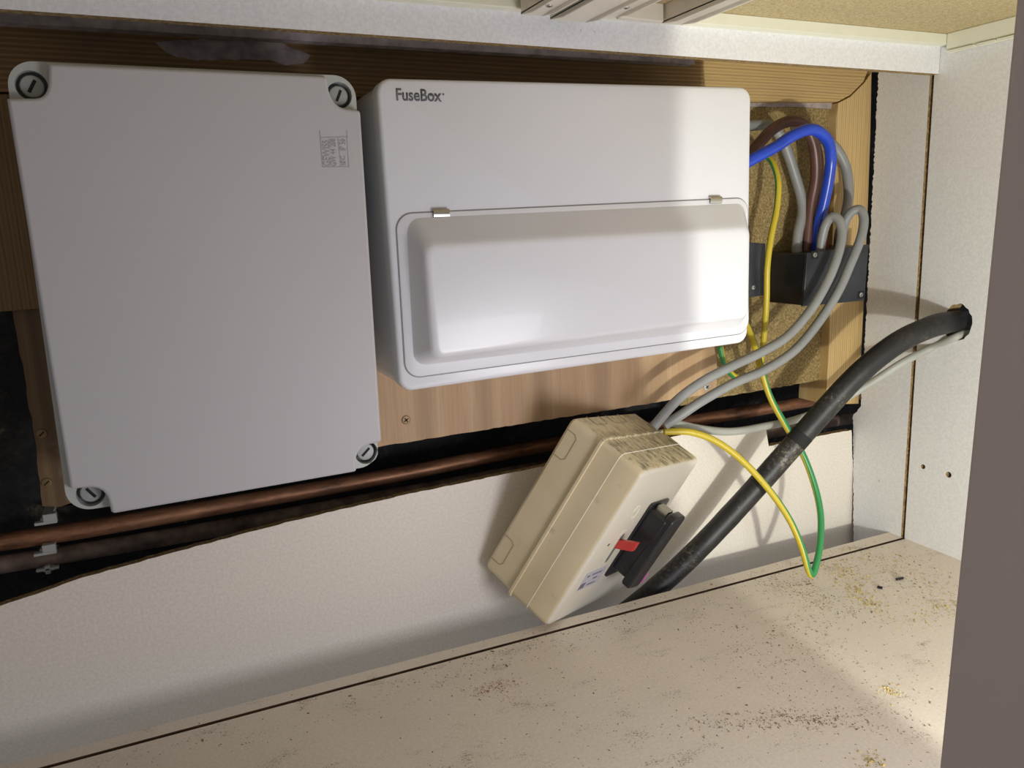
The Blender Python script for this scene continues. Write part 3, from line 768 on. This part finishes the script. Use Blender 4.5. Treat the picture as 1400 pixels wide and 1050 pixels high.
cable('earth_cable', [(1035, 200, .692), (1048, 213, .686), (1058, 226, .676), (1064, 250, .668), (1062, 285, .666), (1054, 325, .664), (1049, 365, .664), (1048, 410, .667), (1045, 455, .672), (1041, 490, .678), (1033, 512, .684), (1016, 519, .686), (1000, 511, .686), (990, 495, .684), (984, 472, .684)], .0033, 'earth', 'green and yellow cable dropping past the black boxes', twist=8, start=-1.2)
cable('earth_cable', [(1012, 430, .672), (1024, 452, .664), (1034, 480, .655), (1042, 510, .648), (1054, 545, .642), (1075, 583, .634), (1098, 622, .624), (1114, 665, .612), (1122, 705, .600), (1121, 745, .589), (1115, 775, .582), (1110, 786, .5795), (1105, 778, .581), (1095, 745, .588), (1078, 708, .597), (1050, 668, .607), (1015, 630, .618), (980, 604, .628), (945, 591, .636), (908, 590, .645)], .0035, 'earth', 'green and yellow cable bent to a point on the dusty base', twist=9, start=.9)
blk = thing('armoured_cable', 'thick dusty black cable coming through the side panel hole', 'cable', P(1302, 440, 0, X0))
pts = [P(1310, 438, 0, X0 + .03), P(1302, 440, 0, X0), PY(1270, 448, .578), PY(1225, 470, .588), PY(1175, 510, .600), PY(1125, 563, .615), PY(1070, 625, .630), PY(1010, 692, .645), PY(955, 750, .656), PY(905, 797, .664), PY(850, 842, .670), PY(770, 890, .672)]
pts[0].y = pts[1].y - .002
tube('sheath', pts, .0117, 'rubber', blk, sub=10, n=20, rough=.03)
cpts = catmull(pts, 10); i0 = 58
tube('tape_band', [cpts[55], cpts[57]], .0120, 'slot', blk, sub=1, n=20)
gc = [P(1322, 452, 0, X0 + .02), P(1306, 461, 0, X0), PY(1275, 475, .600), PY(1235, 495, .615), PY(1190, 524, .635), PY(1140, 553, .655), PY(1090, 573, .665), PY(1045, 583, .668), PY(1000, 590, .665), (PY(955, 586, .658)), PY(905, 574, .650)]
gc[0].y = gc[1].y - .001
tag(tube('grey_flat_cable', gc, .0043, 'grey_l', sub=10, n=14), 'pale grey cable running out of the hole under the black one', 'cable')

# ================================================================== PLASTIC RUNNERS UNDER THE WORKTOP
def runner(px0, px1, py, y0, y1, label, withscrew, thick=.012):
    a, b = PY(px0, py, y1), PY(px1, py, y1); z0 = a.z
    t = thing('plastic_runner', label, 'runner', (a.x, (y0 + y1) / 2, zc))
    bm = bmesh.new(); wd = b.x - a.x
    add_prism(bm, [V((a.x, y1, z0)), V((b.x, y1, z0)), V((b.x, y1, z0 + .0018)), V((a.x, y1, z0 + .0018))], (0, y0 - y1, 0))
    from_bm('web', bm, 'cream', t, bevel=.0004)
    for x in (a.x, b.x - .0018):
        bm = bmesh.new(); add_prism(bm, [V((x, y1, z0)), V((x, y1, zc)), V((x, y0, zc)), V((x, y0, z0 - .003)), V((x, y1 - .02, z0 - .003))], (.0018, 0, 0))
        from_bm('side_wall', bm, 'cream', t, bevel=.0004)
    if withscrew:
        screw('screw', V(((a.x + b.x) / 2, y1 - .03, z0 - .0002)), .0028, t, 'zinc', True, .3, normal=V((0, 0, -1)))
runner(712, 742, 20, .46, .598, 'cream plastic runner with screw, leftmost under the worktop', True)
runner(752, 802, 27, .46, .598, 'wide cream plastic runner between the two screwed ones', False)
runner(815, 842, 22, .46, .598, 'narrow cream plastic runner with screw, right of the wide one', True)
runner(905, 932, 32, .46, .598, 'cream plastic bar, rightmost under the chipboard', False)
c0, c1 = PY(842, 27, .600), PY(900, 33, .600)
bm = bmesh.new(); add_prism(bm, [c0, c1, V((c1.x, .6, zc)), V((c0.x, .6, zc))], (0, -.008, 0)); tag(from_bm('plastic_block', bm, 'cream', None, bevel=.0008), 'small cream plastic block between the runners', 'block')

# ================================================================== DEBRIS ON THE BASE
def debris(name, clusters, mat, label, size, seed, aspect=2.2):
    r = random.Random(seed); bm = bmesh.new()
    for (px, py, sx, sy, rotd, n) in clusters:
        ca, sa = math.cos(math.radians(rotd)), math.sin(math.radians(rotd))
        for _ in range(int(n * 1.25)):
            u, v = r.gauss(0, sx), r.gauss(0, sy)
            q = P(px + u * ca - v * sa, py + u * sa + v * ca, 2, ZS)
            if q.x > X0 - .003 or q.y > .634 or q.y < .33 or (gy - gw_ - .001 < q.y < gy + .001): continue
            s = size * r.uniform(.35, 1) * (1.8 if r.random() < .06 else 1); a = r.uniform(0, 6.3); l_ = s * r.uniform(.6, aspect)
            d = V((math.cos(a), math.sin(a), r.uniform(-.1, .25))); e = V((-math.sin(a), math.cos(a), 0))
            h = s * .5
            vs = [bm.verts.new(q + d * (i * l_) + e * (j * s * .45) + V((0, 0, k + .00003))) for i, j, k in ((-.5, -1, 0), (.5, -.8, 0), (.6, 1, 0), (-.4, .8, 0), (0, 0, h))]
            for f in ((0, 1, 4), (1, 2, 4), (2, 3, 4), (3, 0, 4), (3, 2, 1, 0)): bm.faces.new([vs[i] for i in f])
    o = from_bm(name, bm, mat); tag(o, label, name.split('_')[-1], kind='stuff'); return o
debris('wood_shavings', [(1180, 815, 22, 7, 32, 260), (1150, 780, 22, 6, 25, 160), (1240, 780, 50, 16, 20, 300), (1290, 830, 30, 12, -15, 200), (1220, 945, 8, 5, 0, 60), (1190, 1042, 10, 7, 0, 60), (1120, 765, 50, 10, -12, 120)],
       'shaving', 'pale golden sawdust and shavings in the right rear corner', .0014, 1)
debris('dark_grit', [(1080, 800, 25, 7, 10, 180), (1130, 825, 40, 12, 12, 260), (1050, 880, 70, 22, 15, 220), (1120, 900, 70, 40, 10, 120), (1060, 985, 75, 7, -4, 260), (1130, 985, 45, 7, 8, 160), (1110, 855, 20, 8, 0, 70),
                    (860, 850, 120, 8, -14, 130), (640, 915, 120, 10, -15, 130), (1220, 960, 60, 50, 0, 60), (900, 930, 200, 60, -10, 200), (1000, 790, 80, 5, -14, 90), (1200, 775, 60, 22, 20, 300), (1160, 960, 110, 50, 0, 120), (300, 1010, 120, 14, -14, 60), (720, 880, 60, 4, -15, 60)],
       'crumb', 'dark grit and crumbs scattered over the dirty base', .00105, 2)
debris('red_dust', [(673, 940, 20, 4, -12, 160), (690, 948, 25, 6, 0, 60)], 'rust', 'patch of reddish dust on the base', .0008, 4)
for (px, py, a, lab) in ((1230, 791, .15, 'short black plastic offcut lying on the base near the corner'), (1203, 803, 1.1, 'smaller black plastic offcut standing beside the sawdust')):
    c = P(px, py, 2, ZS + .0014); d = V((math.cos(a), -math.sin(a) * .9, 0))
    L = .0042 if a < 1 else .0026
    tag(tube('cable_offcut', [c - d * L, c - d * L * .4, c + d * L * .4, c + d * L], .0014, 'black', sub=2, n=10), lab, 'offcut')
